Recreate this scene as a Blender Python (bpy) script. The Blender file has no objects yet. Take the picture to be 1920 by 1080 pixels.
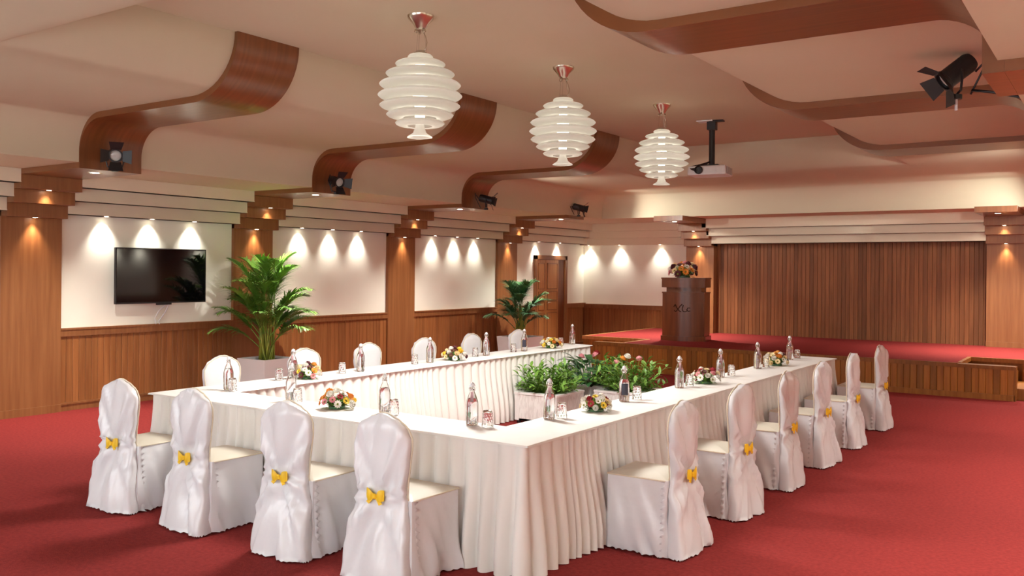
import bpy, bmesh, math, random
from mathutils import Vector, Matrix, noise
R = math.radians
PI = math.pi
scene = bpy.context.scene
COL = scene.collection

# ------------------------------------------------------------------ camera
def make_camera():
    f, yaw, roll, cy = 1684.64, -0.599693, 0.0085067, 507.607
    F = Vector((math.sin(yaw), math.cos(yaw), 0))
    Rt = Vector((math.cos(yaw), -math.sin(yaw), 0))
    U = Rt.cross(F)
    R2 = Rt*math.cos(roll) + U*math.sin(roll)
    U2 = -Rt*math.sin(roll) + U*math.cos(roll)
    cam = bpy.data.cameras.new('camera')
    cam.sensor_width = 36
    cam.lens = f/1920*36
    cam.shift_y = -(540-cy)/1920
    cam.clip_start = 0.05
    o = bpy.data.objects.new('camera', cam)
    COL.objects.link(o)
    m = Matrix((R2, U2, -F)).transposed().to_4x4()
    m.translation = Vector((0, 0, 1.72))
    o.matrix_world = m
    scene.camera = o
make_camera()

# ------------------------------------------------------------------ world, exposure, large lights
w = bpy.data.worlds.new('world'); scene.world = w; w.use_nodes = True
w.node_tree.nodes['Background'].inputs[0].default_value = (1, .93, .86, 1)
w.node_tree.nodes['Background'].inputs[1].default_value = 0.25
scene.view_settings.view_transform = 'Standard'
scene.view_settings.look = 'None'
scene.view_settings.gamma = 1
scene.view_settings.use_curve_mapping = False
scene.view_settings.exposure = 1.55

WASH = 15.0        # power of a cornice downlight
PILL = 12.0         # power of a pillar downlight
SOFF = 155.0        # power of a beam soffit downlight
PEND = 1.0       # power of a pendant bulb
PDOWN = (150.0, 62.0, 48.0)    # light a pendant throws down
STAGEP = 48.0     # spotlights aimed at the stage
FRONT_FILL = 62.0        # power of each fill light added behind the camera
WARM = (1, .80, .58)
WASHC = (1, .95, .86)
NEUT = (1, .96, .88)
FRONT_FILLC = (.92, .98, 1)

def link(o, parent=None):
    COL.objects.link(o)
    if parent: o.parent = parent
    return o

def area(name, loc, rot, sx, sy, power, col):
    l = bpy.data.lights.new(name, 'AREA'); l.shape = 'RECTANGLE'
    l.size = sx; l.size_y = sy; l.energy = power; l.color = col
    o = bpy.data.objects.new(name, l); o.location = loc; o.rotation_euler = rot
    return link(o)
# fill added at two invented windows of the front wall, behind the camera
area('window_daylight', (-7.4, -0.92, 1.55), (R(90), 0, R(180)), 3.6, 1.9, FRONT_FILL, FRONT_FILLC)
area('window_daylight', (-2.0, -0.92, 1.55), (R(90), 0, R(180)), 3.6, 1.9, FRONT_FILL, FRONT_FILLC)

def spot(loc, target, power, angle, col, blend=.8, radius=.02, parent=None):
    l = bpy.data.lights.new('lamp', 'SPOT'); l.energy = power; l.color = col
    l.spot_size = R(angle); l.spot_blend = blend; l.shadow_soft_size = radius
    o = bpy.data.objects.new('lamp', l)
    o.location = loc
    o.rotation_euler = (Vector(target)-Vector(loc)).to_track_quat('-Z', 'Y').to_euler()
    return link(o, parent)

def point(loc, power, col, radius=.1, parent=None):
    l = bpy.data.lights.new('bulb_light', 'POINT'); l.energy = power; l.color = col
    l.shadow_soft_size = radius
    o = bpy.data.objects.new('bulb_light', l); o.location = loc
    return link(o, parent)

# ------------------------------------------------------------------ materials
M = {}
def mat(name, col, rough=.6, spec=.5, metal=0, **kw):
    m = bpy.data.materials.new(name); m.use_nodes = True
    b = m.node_tree.nodes['Principled BSDF']
    b.inputs['Base Color'].default_value = (*col, 1)
    b.inputs['Roughness'].default_value = rough
    b.inputs['Specular IOR Level'].default_value = spec
    b.inputs['Metallic'].default_value = metal
    for k, v in kw.items():
        b.inputs[k.replace('_', ' ')].default_value = v
    M[name] = m
    return m

def nodes(m):
    return m.node_tree.nodes, m.node_tree.links, m.node_tree.nodes['Principled BSDF']

def vary(m, col2, scale=(1, 1, 1), detail=3, lo=.35, hi=.65, bump=0, rnd=0, bscale=None):
    """mix base colour with col2 by a stretched noise; optional bump and per object variation"""
    n, l, b = nodes(m)
    tc = n.new('ShaderNodeTexCoord'); mp = n.new('ShaderNodeMapping')
    mp.inputs['Scale'].default_value = scale
    src = tc.outputs['Object']
    if rnd:
        oi = n.new('ShaderNodeObjectInfo'); va = n.new('ShaderNodeVectorMath'); va.operation = 'ADD'
        ml = n.new('ShaderNodeMath'); ml.operation = 'MULTIPLY'; ml.inputs[1].default_value = 37
        l.new(oi.outputs['Random'], ml.inputs[0])
        l.new(src, va.inputs[0]); l.new(ml.outputs[0], va.inputs[1]); src = va.outputs[0]
    l.new(src, mp.inputs[0])
    nz = n.new('ShaderNodeTexNoise'); nz.inputs['Scale'].default_value = 1; nz.inputs['Detail'].default_value = detail
    l.new(mp.outputs[0], nz.inputs['Vector'])
    rp = n.new('ShaderNodeMapRange'); rp.inputs[1].default_value = lo; rp.inputs[2].default_value = hi
    l.new(nz.outputs['Fac'], rp.inputs[0])
    mx = n.new('ShaderNodeMix'); mx.data_type = 'RGBA'
    mx.inputs[6].default_value = b.inputs['Base Color'].default_value
    mx.inputs[7].default_value = (*col2, 1)
    l.new(rp.outputs[0], mx.inputs[0])
    out = mx.outputs[2]
    if rnd:
        hs = n.new('ShaderNodeHueSaturation')
        r2 = n.new('ShaderNodeMapRange'); r2.inputs[3].default_value = 1-rnd; r2.inputs[4].default_value = 1+rnd
        l.new(oi.outputs['Random'], r2.inputs[0]); l.new(r2.outputs[0], hs.inputs['Value'])
        l.new(out, hs.inputs['Color']); out = hs.outputs[0]
    l.new(out, b.inputs['Base Color'])
    if bump:
        bp = n.new('ShaderNodeBump'); bp.inputs['Strength'].default_value = bump; bp.inputs['Distance'].default_value = .01
        if bscale:
            nb = n.new('ShaderNodeTexNoise'); nb.inputs['Scale'].default_value = bscale; nb.inputs['Detail'].default_value = 2
            l.new(tc.outputs['Object'], nb.inputs['Vector']); l.new(nb.outputs['Fac'], bp.inputs['Height'])
        else:
            l.new(nz.outputs['Fac'], bp.inputs['Height'])
        l.new(bp.outputs[0], b.inputs['Normal'])
    return m

vary(mat('plaster', (.60, .53, .385), .75, .2), (.62, .55, .405), (.8, .8, .8))
vary(mat('cornice_plaster', (.76, .68, .52), .75, .2), (.79, .71, .55), (1, 1, 1))
vary(mat('wall_cream', (.89, .88, .77), .7, .2), (.91, .90, .79), (2, 2, 2))
vary(mat('carpet', (.205, .023, .022), .95, .1), (.275, .034, .030), (38, 38, 38), 5, .3, .7, .6, 0, 110)
vary(mat('wood', (.225, .084, .028), .40, .4), (.30, .122, .043), (26, 26, 1.3), 4, .3, .7, .04)
vary(mat('rib_wood', (.165, .055, .016), .30, .5, Coat_Weight=.35, Coat_Roughness=.25), (.23, .080, .024), (1.2, 26, 1.2), 4, .3, .7, .04)
vary(mat('board_wood', (.25, .088, .025), .48, .3), (.34, .135, .042), (34, 34, 1.6), 4, .3, .7, .05, .17)
vary(mat('panel_wood', (.165, .058, .020), .5, .3), (.25, .094, .034), (34, 34, 1.6), 4, .3, .7, .05, .26)
vary(mat('stage_wood', (.25, .080, .011), .45, .3), (.37, .135, .021), (30, 30, 1.6), 4, .3, .7, .05, .30)
vary(mat('podium_wood', (.12, .030, .009), .28, .5), (.19, .052, .015), (24, 24, 1.5), 4, .3, .7, .02)
vary(mat('door_wood', (.40, .165, .048), .4, .4), (.52, .235, .075), (24, 24, 1.3), 4, .3, .7, .04)
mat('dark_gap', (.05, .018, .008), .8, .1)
vary(mat('satin', (.76, .765, .79), .26, .5, Sheen_Weight=.15), (.80, .80, .82), (3, 3, 3), 2, .3, .7, .32, 0, 11)
mat('piping', (.80, .72, .56), .5)
mat('seat_cream', (.68, .63, .52), .4)  # seat top's shade and sheen put into a darker satin colour
mat('bow_yellow', (.90, .58, .02), .45)
vary(mat('tablecloth', (.84, .82, .78), .6, .25), (.87, .85, .81), (4, 4, 4))
vary(mat('skirt', (.82, .79, .74), .55, .3), (.86, .83, .78), (5, 5, 1))
mat('table_board', (.45, .30, .18), .5)
mat('chrome', (.72, .70, .66), .15, .5, 1)
mat('bronze', (.60, .54, .45), .22, .5, 1)
mat('black_metal', (.012, .012, .013), .45)
mat('black_plastic', (.012, .012, .014), .35)
mat('screen', (.004, .004, .006), .06, .5)
mat('white_plastic', (.75, .76, .78), .4)
mat('white_pot', (.84, .82, .80), .4)
vary(mat('woven_white', (.84, .83, .80), .6), (.74, .72, .69), (60, 60, 14), 1, .45, .55, .2)
mat('soil', (.02, .014, .01), .9)
mat('pot_dark', (.03, .03, .03), .6)
mat('lens_glass', (.5, .5, .48), .1, .5)
mat('leaf_green', (.10, .23, .03), .45, .4); vary(M['leaf_green'], (.19, .36, .05), (14, 14, 14))
mat('leaf_dark', (.025, .085, .03), .35, .5); vary(M['leaf_dark'], (.05, .16, .045), (14, 14, 14))
mat('leaf_palm', (.10, .26, .03), .45, .4); vary(M['leaf_palm'], (.22, .42, .06), (5, 5, 5))
mat('leaf_palm_blue', (.055, .17, .07), .45, .4); vary(M['leaf_palm_blue'], (.13, .29, .11), (5, 5, 5))
mat('stem_yellow', (.34, .36, .04), .5); vary(M['stem_yellow'], (.20, .27, .04), (9, 9, 9))
mat('flower_white', (.86, .82, .74), .6); mat('flower_cream', (.86, .70, .40), .6)
mat('flower_red', (.33, .012, .02), .6); mat('flower_maroon', (.10, .012, .018), .6)
mat('flower_orange', (.80, .30, .04), .6); mat('flower_yellow', (.85, .60, .06), .6)
mat('flower_pink', (.78, .30, .33), .6)
mat('centre_green', (.20, .24, .03), .7)
g = mat('glass', (1, 1, 1), .02, .5, Transmission_Weight=1.0, IOR=1.45)
g2 = mat('water_glass', (.93, .94, .96), .03, .5, Transmission_Weight=1.0, IOR=1.36)
mat('label_dark', (.03, .03, .05), .5); mat('label_red', (.45, .05, .10), .5)
mat('seal_pink', (.62, .40, .42), .5)

def emis(name, col, strength, base=None):
    m = mat(name, base or col, .5)
    b = m.node_tree.nodes['Principled BSDF']
    b.inputs['Emission Color'].default_value = (*col, 1)
    b.inputs['Emission Strength'].default_value = strength
    return m
emis('lamp_lens', (1, .88, .70), 14)
emis('bulb_glow', (1, .95, .88), 1.3)
# lampshade: white translucent acrylic lit by the bulb inside
def shade_mat():
    m = bpy.data.materials.new('shade'); m.use_nodes = True
    n, l = m.node_tree.nodes, m.node_tree.links
    n.remove(n['Principled BSDF'])
    d = n.new('ShaderNodeBsdfDiffuse'); d.inputs[0].default_value = (.62, .60, .54, 1)
    t = n.new('ShaderNodeBsdfTranslucent'); t.inputs[0].default_value = (.80, .78, .72, 1)
    x = n.new('ShaderNodeMixShader'); x.inputs[0].default_value = .55
    e = n.new('ShaderNodeEmission'); e.inputs[0].default_value = (1, .94, .84, 1); e.inputs[1].default_value = .03
    a = n.new('ShaderNodeAddShader')
    l.new(d.outputs[0], x.inputs[1]); l.new(t.outputs[0], x.inputs[2])
    l.new(x.outputs[0], a.inputs[0]); l.new(e.outputs[0], a.inputs[1])
    l.new(a.outputs[0], n['Material Output'].inputs[0])
    M['shade'] = m
shade_mat()

# ------------------------------------------------------------------ mesh helpers
class MB:
    def __init__(s): s.v = []; s.f = []
    def box(s, x0, x1, y0, y1, z0, z1, top=None):
        """top: optional (x0,x1,y0,y1) of the upper face"""
        a = len(s.v); t = top or (x0, x1, y0, y1)
        s.v += [(x0, y0, z0), (x1, y0, z0), (x1, y1, z0), (x0, y1, z0),
                (t[0], t[2], z1), (t[1], t[2], z1), (t[1], t[3], z1), (t[0], t[3], z1)]
        s.f += [(a, a+3, a+2, a+1), (a+4, a+5, a+6, a+7), (a, a+1, a+5, a+4), (a+1, a+2, a+6, a+5), (a+2, a+3, a+7, a+6), (a+3, a, a+4, a+7)]
        return s
    def rings(s, rings, closed=True, cap0=True, cap1=True):
        a = len(s.v); n = len(rings[0])
        for r in rings: s.v += [tuple(p) for p in r]
        k = n if closed else n-1
        for i in range(len(rings)-1):
            for j in range(k):
                j2 = (j+1) % n
                s.f.append((a+i*n+j, a+i*n+j2, a+(i+1)*n+j2, a+(i+1)*n+j))
        if closed and cap0: s.f.append(tuple(a+j for j in reversed(range(n))))
        if closed and cap1: s.f.append(tuple(a+(len(rings)-1)*n+j for j in range(n)))
        return s
    def lathe(s, prof, seg=24, c=(0, 0, 0), cap0=False, cap1=False, sx=1, sy=1):
        rs = [[(c[0]+r*sx*math.cos(2*PI*k/seg), c[1]+r*sy*math.sin(2*PI*k/seg), c[2]+z) for k in range(seg)] for r, z in prof]
        return s.rings(rs, True, cap0, cap1)
    def tube(s, pts, r, seg=8, caps=True):
        pts = [Vector(p) for p in pts]; rs = []
        up = Vector((0, 0, 1)); pn = None
        for i, p in enumerate(pts):
            d = (pts[min(i+1, len(pts)-1)]-pts[max(i-1, 0)]).normalized()
            if pn is None:
                ref = up if abs(d.z) < .9 else Vector((1, 0, 0)); a = d.cross(ref).normalized()
            else:
                a = (pn - d*pn.dot(d)).normalized()
            pn = a; b = d.cross(a)
            rr = r[i] if isinstance(r, (list, tuple)) else r
            rs.append([p + a*rr*math.cos(2*PI*k/seg) + b*rr*math.sin(2*PI*k/seg) for k in range(seg)])
        return s.rings(rs, True, caps, caps)
    def quad(s, *p):
        a = len(s.v); s.v += [tuple(q) for q in p]; s.f.append(tuple(range(a, a+len(p)))); return s
    def prism(s, outline, y0, y1):
        """outline in (x,z), extruded along y"""
        return s.rings([[(x, y0, z) for x, z in outline], [(x, y1, z) for x, z in outline]])
    def add(s, other, mtx):
        a = len(s.v); s.v += [tuple(mtx @ Vector(p)) for p in other.v]
        s.f += [tuple(i+a for i in f) for f in other.f]; return s
    def mesh(s, name, material, smooth=False, bevel=0):
        me = bpy.data.meshes.new(name); me.from_pydata(s.v, [], s.f)
        bm = bmesh.new(); bm.from_mesh(me)
        bmesh.ops.recalc_face_normals(bm, faces=bm.faces)
        if bevel:
            bmesh.ops.bevel(bm, geom=[e for e in bm.edges if len(e.link_faces) == 2 and e.calc_face_angle(0) > .5], offset=bevel, segments=2, affect='EDGES', profile=.5)
        bm.to_mesh(me); bm.free()
        if smooth:
            me.polygons.foreach_set('use_smooth', [True]*len(me.polygons))
            if smooth != 1: me.set_sharp_from_angle(angle=R(smooth))
        me.materials.append(M[material] if isinstance(material, str) else material)
        me.update()
        return me
    def obj(s, name, material, parent=None, loc=(0, 0, 0), rz=0, smooth=False, bevel=0):
        return put(name, s.mesh(name, material, smooth, bevel), parent, loc, rz)

def put(name, me, parent=None, loc=(0, 0, 0), rz=0):
    o = bpy.data.objects.new(name, me); o.location = loc
    o.rotation_euler = rz if isinstance(rz, tuple) else (0, 0, rz)
    return link(o, parent)

def tag(o, label, cat, group=None):
    o['label'] = label; o['category'] = cat
    if group: o['group'] = group
    return o
def thing(name, label, cat, loc=(0, 0, 0), rz=0, group=None):
    o = bpy.data.objects.new(name, None); o.empty_display_size = .1
    o.location = loc; o.rotation_euler = rz if isinstance(rz, tuple) else (0, 0, rz)
    return tag(link(o), label, cat, group)
def struct(o, label=None):
    o['kind'] = 'structure'
    if label: o['label'] = label
    return o
def sempty(name, label=None, loc=(0, 0, 0)):
    o = bpy.data.objects.new(name, None); o.location = loc; o.empty_display_size = .1
    return struct(link(o), label)
def smooth01(t):
    t = max(0, min(1, t)); return t*t*(3-2*t)
def interp(tab, x):
    for (a, va), (b, vb) in zip(tab, tab[1:]):
        if x <= b:
            t = 0 if b == a else max(0, (x-a)/(b-a)); t = t*t*(3-2*t)
            return va+(vb-va)*t
    return tab[-1][1]

# ------------------------------------------------------------------ room dimensions (metres)
XL, XR = -10.48, 1.08            # wall planes
YF, YB = -1.0, 18.30             # front wall, white back wall
YW = 17.72                       # panelled stage wall
XC = -4.70
FX0, FX1, FY0, FY1 = -6.38, -3.02, 3.6, 13.73    # flat ceiling field
ZC = 3.78
ZS = 2.795                       # plaster soffit
HST = 0.475                      # stage height
HW = 0.985                       # wainscot height
PY = [1.885+.35, 5.435, 8.625, 11.85, 15.09]     # pillar centres along the side walls
PWID = .70

# floor
fl = MB().box(XL-.2, XR+.2, YF-.2, YB+.2, -.1, 0).obj('floor', 'carpet'); struct(fl, 'red carpet floor of the hall')

# ceiling: flat field, convex drop, level band, cove, soffit, swept round all four sides with mitred corners
prof = []
for k in range(13):
    a = k/12*PI/2; prof.append((.62-.58*math.cos(a), ZC-.50*math.sin(a)))
prof.append((1.3, 3.28))
for k in range(13):
    a = k/12*PI/2; prof.append((2.12+.36*math.sin(a), 2.90+.38*math.cos(a)))
prof.append((2.48, ZS))
def ring(u, z): return [(FX0-u, FY0-u, z), (FX0-u, FY1+u, z), (FX1+u, FY1+u, z), (FX1+u, FY0-u, z)]
mb = MB(); rs = [ring(u, z) for u, z in prof]
rs.append([(XL-.05, YF-.05, ZS), (XL-.05, YB+.05, ZS), (XR+.05, YB+.05, ZS), (XR+.05, YF-.05, ZS)])
mb.rings(rs, True, False, False)
def split_sharp(me, angle=32):
    me.polygons.foreach_set('use_smooth', [True]*len(me.polygons)); me.set_sharp_from_angle(angle=R(angle))
me = mb.mesh('ceiling', 'plaster'); split_sharp(me)
cl = put('ceiling', me); struct(cl, 'cream plaster ceiling with coved sides')
u0 = prof[0][0]
MB().box(FX0-u0-.02, FX1+u0+.02, FY0-u0-.02, FY1+u0+.02, ZC, ZC+.06).obj('flat_panel', 'plaster', cl)
# roof slab above (closes the room)
struct(MB().box(XL-.2, XR+.2, YF-.2, YB+.2, 4.1, 4.2).obj('ceiling_slab', 'plaster'))

# ------------------------------------------------------------------ walls
wl = MB().box(XL-.2, XL, YF-.2, YB+.2, 0, 4.1).obj('wall_left', 'wall_cream'); struct(wl, 'cream side wall with wood wainscot')
wr = MB().box(XR, XR+.2, YF-.2, YB+.2, 0, 4.1).obj('wall_right', 'wall_cream'); struct(wr)
wb = MB().box(XL, XR, YB, YB+.2, 0, 4.1).obj('wall_back', 'wall_cream'); struct(wb, 'cream back wall beside the stage')
wp = MB().box(-7.42, XR, YW, YB, 0, ZS).obj('wall_stage', 'dark_gap'); struct(wp, 'wall of vertical wooden boards behind the stage')
wf = MB().box(XL, XR, YF-.2, YF, 0, 4.1).obj('wall_front', 'wall_cream'); struct(wf)

BW = .0805   # board pitch
def board_mesh(h, wd, th, name='board', material='board_wood'):
    """board standing on z=0, width along x, front face at y=-th, with chamfered long edges"""
    c = .005; g = .0012
    o = [(-wd/2+g, 0), (-wd/2+g, -th+c), (-wd/2+g+c, -th), (wd/2-g-c, -th), (wd/2-g, -th+c), (wd/2-g, 0)]
    return MB().rings([[(x, y, 0) for x, y in o], [(x, y, h) for x, y in o]]).mesh(name, material)

wains_board = board_mesh(.80, BW, .024)
def wainscot_left(y0, y1, parent):
    n = max(1, round((y1-y0)/BW)); p = (y1-y0)/n
    for k in range(n):
        o = put('wainscot_board', wains_board, parent, (XL, y0+(k+.5)*p, .095), R(90)); o.scale = (p/BW, 1, 1)
def rail_left(y0, y1, parent):
    MB().box(XL, XL+.05, y0, y1, HW-.095, HW).box(XL, XL+.062, y0, y1, HW-.018, HW+.004).obj('chair_rail', 'wood', parent)
def base_left(y0, y1, n):
    b = MB().box(XL, XL+.035, y0, y1, 0, .075).box(XL, XL+.048, y0, y1, .075, .098).obj('baseboard_left', 'wood'); struct(b)
bays = []
for a, b in zip(PY, PY[1:]): bays.append((a+PWID/2, b-PWID/2))
DY0, DY1 = 16.14, 17.48
segs = [(YF, PY[0]-PWID/2)] + bays + [(PY[-1]+PWID/2, DY0), (DY1, YB)]
for k, (a, b) in enumerate(segs):
    if k > 0: wainscot_left(a, b, wl)
    rail_left(a, b, wl); base_left(a, b, k)
# back wall left of the stage panelling
n = round((-7.5-XL)/BW)
for k in range(n):
    put('wainscot_board', wains_board, wb, (XL+.03+(k+.5)*BW, YB, .095 if XL+(k+.5)*BW < -8.65 else .10), 0)
MB().box(XL, -7.4, YB-.05, YB, HW-.115, HW-.02).box(XL, -7.4, YB-.062, YB, HW-.038, HW-.016).obj('chair_rail', 'wood', wb)
struct(MB().box(XL, -8.68, YB-.035, YB, 0, .095).obj('baseboard_back', 'wood'))
# right wall, out of the frame: plain wainscot so that the light bounces alike
MB().box(XR-.03, XR, YF, YB, 0, HW).obj('wainscot_panel', 'wood', wr)
# stage panelling: single boards with recessed joints
PB = .0755
pb = board_mesh(1.875, PB, .03, 'panel_board', 'panel_wood')
x0, x1 = -6.97, -1.99
n = round((x1-x0)/PB)
for k in range(n):
    o = put('panel_board', pb, wp, (x0+(k+.5)*(x1-x0)/n, YW, HST), 0)
    o.scale = ((x1-x0)/n/PB, 1, 1); o.location.y = YW - .006*((k*7) % 3)/2
MB().box(-1.4, XR, YW-.03, YW, HST, 2.4).obj('side_panel', 'wood', wp)

# unseen front wall windows added to carry the fill lights
for k, cx in enumerate((-7.4, -2.0)):
    e = sempty('window_%d' % (k+1), None, (cx, YF, 0))
    f = MB()
    for a, b, c, d in ((-1.9, 1.9, .5, .58), (-1.9, 1.9, 2.52, 2.6), (-1.9, -1.82, .5, 2.6), (1.82, 1.9, .5, 2.6), (-.04, .04, .5, 2.6)):
        f.box(a, b, 0, .04, c, d)
    f.obj('window_frame', 'wood', e)
    MB().box(-1.82, 1.82, .001, .01, .58, 2.52).obj('pane', 'white_plastic', e)

# stepped plaster cornices between the pillars
STEP = [(.18, 2.345, 2.495), (.33, 2.495, 2.645), (.48, 2.645, 2.795)]
tn = 0
def cornice(fn, label=None):
    global tn; tn += 1
    e = sempty('trim_%d' % tn, label)
    for d, z0, z1 in STEP:
        m_ = fn(d, z0, z1); m_.obj('cornice_step', 'cornice_plaster', e)
for a, b in [(YF, PY[0]-PWID/2)] + bays + [(PY[-1]+PWID/2, YB)]:
    cornice(lambda d, z0, z1: MB().box(XL, XL+d, a, b, z0, z1).box(XL, XL+d+.006, a, b, z0, z0+.012), 'stepped cream cornice over the side wall')
for a, b in [(YF, PY[0]-PWID/2)] + bays + [(PY[-1]+PWID/2, YB)]:
    cornice(lambda d, z0, z1: MB().box(XR-d, XR, a, b, z0, z1))
cornice(lambda d, z0, z1: MB().box(XL, -7.5, YB-d, YB, z0-.02, z1), 'stepped cream cornice over the back wall')
cornice(lambda d, z0, z1: MB().box(-6.97-(d-.18)*.3, -2.0, 17.55-d, YW+.1, z0-.04, z1-.0 if z1 > 2.7 else z1-.04).box(-6.97-(d-.18)*.3, -2.0, 17.544-d, YW+.1, z0-.04, z0-.028), 'stepped cream cornice over the stage panelling')

# ------------------------------------------------------------------ wooden pillars with stepped capitals, beams and curved ribs
RIBP = []
for k in range(15):
    a = k/14*PI/2; RIBP.append((.60-.60*math.cos(a), ZC-.56*math.sin(a)))
RIBP.append((1.3, 3.22))
for k in range(13):
    a = k/12*PI/2; RIBP.append((2.12+.35*math.sin(a), 2.90+.32*math.cos(a)))
RIBP.append((2.47, 2.735))
RIBB = [(u+.10, z+.12) for u, z in RIBP[:15]] + [(1.3, 3.34)] + [(u+.10, z+.10) for u, z in RIBP[16:-1]] + [(2.57, 2.735)]
RIBB = [(u, min(z, ZC+.02)) for u, z in RIBB]

def downlight(loc, rz, power, tgt, angle, label, group, col=WARM, size=.035, tilt=(0, 0, 0)):
    t = thing('downlight', label, 'downlight', loc, rz, group)
    MB().lathe([(size*.75, 0), (size*1.25, -.001), (size*1.3, .008), (size*.75, .01)], 20).obj('trim_ring', 'chrome', t, smooth=30)
    MB().lathe([(.001, .0), (size*.74, .0), (size*.74, .006), (.001, .006)], 16).obj('lens', 'lamp_lens', t)
    spot((0, 0, -.012), tgt, power, angle, col, 1, .035, t)
    return t

def pillar(loc, rz, width, rib, label, back=.02, zoff=0, zb=0):
    t = thing('wood_pillar', label, 'pillar', loc, rz, 'wooden pillars with stepped capitals')
    h = width/2
    MB().box(-back, .05, -h, h, zb, 2.44).obj('shaft', 'wood', t)
    MB().box(-back, .062, -h-.004, h+.004, zb, zb+.09).obj('plinth', 'wood', t)
    for d, z0, z1 in ((.18, 2.285, 2.435), (.33, 2.435, 2.585), (.48, 2.585, 2.735)):
        MB().box(-back, d, -h, h, z0+zoff, z1+zoff).obj('capital_step', 'wood', t, bevel=.002)
    MB().box(-back if not rib else .0, 1.63 if not rib else 1.53, -h, h, 2.735+zoff, 2.80).obj('soffit_beam', 'rib_wood', t, bevel=.002)
    if rib:
        off = -XL + FX0          # local x of profile u = off - u
        o_ = [(off-u, z) for u, z in RIBP] + [(off-u, z) for u, z in reversed(RIBB)]
        m = MB(); n = len(RIBP)
        A = [[(x, y, z) for x, z in o_] for y in (-h, h)]
        m.v = A[0]+A[1]; N = len(o_)
        for i in range(N):
            j = (i+1) % N; m.f.append((i, j, N+j, N+i))
        for s in (0, N):
            for i in range(n-1): m.f.append((s+i, s+i+1, s+N-2-i, s+N-1-i))
        me = m.mesh('curved_rib', 'rib_wood'); split_sharp(me, 35)
        put('curved_rib', me, t)
    return t

def pillar_lamps(root, width, where, zoff=0, soff=SOFF):
    mw = Matrix.Rotation(root.rotation_euler.z, 4, 'Z'); mw.translation = root.location
    def P(x, z): return tuple(mw @ Vector((x, 0, z)))
    rz = root.rotation_euler.z
    downlight(P(.115, 2.283+zoff), rz, PILL, (-.035, 0, -.3), 75, 'tiny downlight under lowest step of '+where, 'pillar downlights')
    downlight(P(.405, 2.583+zoff), rz, PILL*.5, (-.10, 0, -.3), 80, 'tiny downlight under top step of '+where, 'pillar downlights')
    downlight(P(1.32, 2.733+zoff), rz, soff, (0, 0, -1), 120, 'round downlight in beam soffit over '+where, 'beam soffit downlights', NEUT, .06)

names = ['nearest pillar', 'pillar left of the television', 'pillar behind the tall palm', 'pillar between the two palms', 'pillar behind the smaller palm']
for k, y in enumerate(PY):
    p = pillar((XL, y, 0), 0, PWID, 1 <= k <= 3, ['wooden pillar', 'wooden pillar with curved ceiling rib', 'wooden pillar with curved ceiling rib', 'wooden pillar with curved ceiling rib', 'wooden pillar'][k] + [' nearest the camera by the left wall', ' at the left edge beside the television', ' rising behind the tall palm', ' midway along the left wall, between the palms', ' behind the smaller palm near the door'][k])
    if k > 0: pillar_lamps(p, PWID, names[k])
rn = [' by the right wall nearest the camera', ' nearest of those crossing the right ceiling', ' with its foot beside the black spotlight on the right', ' farthest of those crossing the right ceiling', ' at the far end of the right wall']
for k, y in enumerate(PY):
    p = pillar((XR-.06, y, 0), PI, PWID, 1 <= k <= 3, ('wooden pillar with curved ceiling rib' if 1 <= k <= 3 else 'wooden pillar')+rn[k], .06)
    downlight((XR-1.32, y, 2.733), 0, SOFF, (0, 0, -1), 110, 'round downlight in right soffit beam, '+['nearest the camera', 'second', 'third', 'fourth', 'farthest'][k], 'beam soffit downlights', NEUT, .06)
for x, nm in ((-7.27, 'wooden stage pillar behind the lectern'), (-1.70, 'wooden stage pillar at the right edge of the picture')):
    p = pillar((x, 17.55, 0), R(-90), .60, False, nm, .16, -.03, HST)
    pillar_lamps(p, .6, nm, -.03, SOFF*1.5)

# cornice downlights washing the cream walls
for k, (ys, lb) in enumerate((((3.1, 3.75, 4.4), 'left of the first pillar'), ((6.32, 6.95, 7.59), 'above the television'), ((9.51, 10.15, 10.79), 'over the second cream wall panel'), ((12.71, 13.36, 14.0), 'over the third cream wall panel'), ((16.2, 17.08), 'above the door'))):
    for i, y in enumerate(ys):
        downlight((XL+.095, y, 2.343), 0, WASH, (-.07, 0, -.3), 84, ['nearest', 'middle' if len(ys) == 3 else 'farther', 'farthest'][i]+' of the cornice downlights '+lb, 'cornice wall washers', WASHC)
for i, x in enumerate((-10.3, -9.5, -8.5)):
    downlight((x, YB-.095, 2.323), 0, WASH*1.2, (0, .03, -.3), 90, ['leftmost', 'middle', 'rightmost'][i]+' of the cornice downlights on the back wall', 'cornice wall washers', WASHC)

for j, (a, b) in enumerate([(YF, PY[0]-PWID/2)] + bays + [(PY[-1]+PWID/2, YB)]):  # unseen washers added for diffuse light from the right
    for i in range(3):
        downlight((XR-.115, a+(b-a)*(i+.75)/3.5, 2.343), 0, WASH*3.4, (.03, 0, -.3), 95, 'cornice downlight on the right wall, number %s of bay %s' % ('one two three'.split()[i], 'one two three four five six'.split()[j]), 'right wall washers', WASHC)

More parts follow.
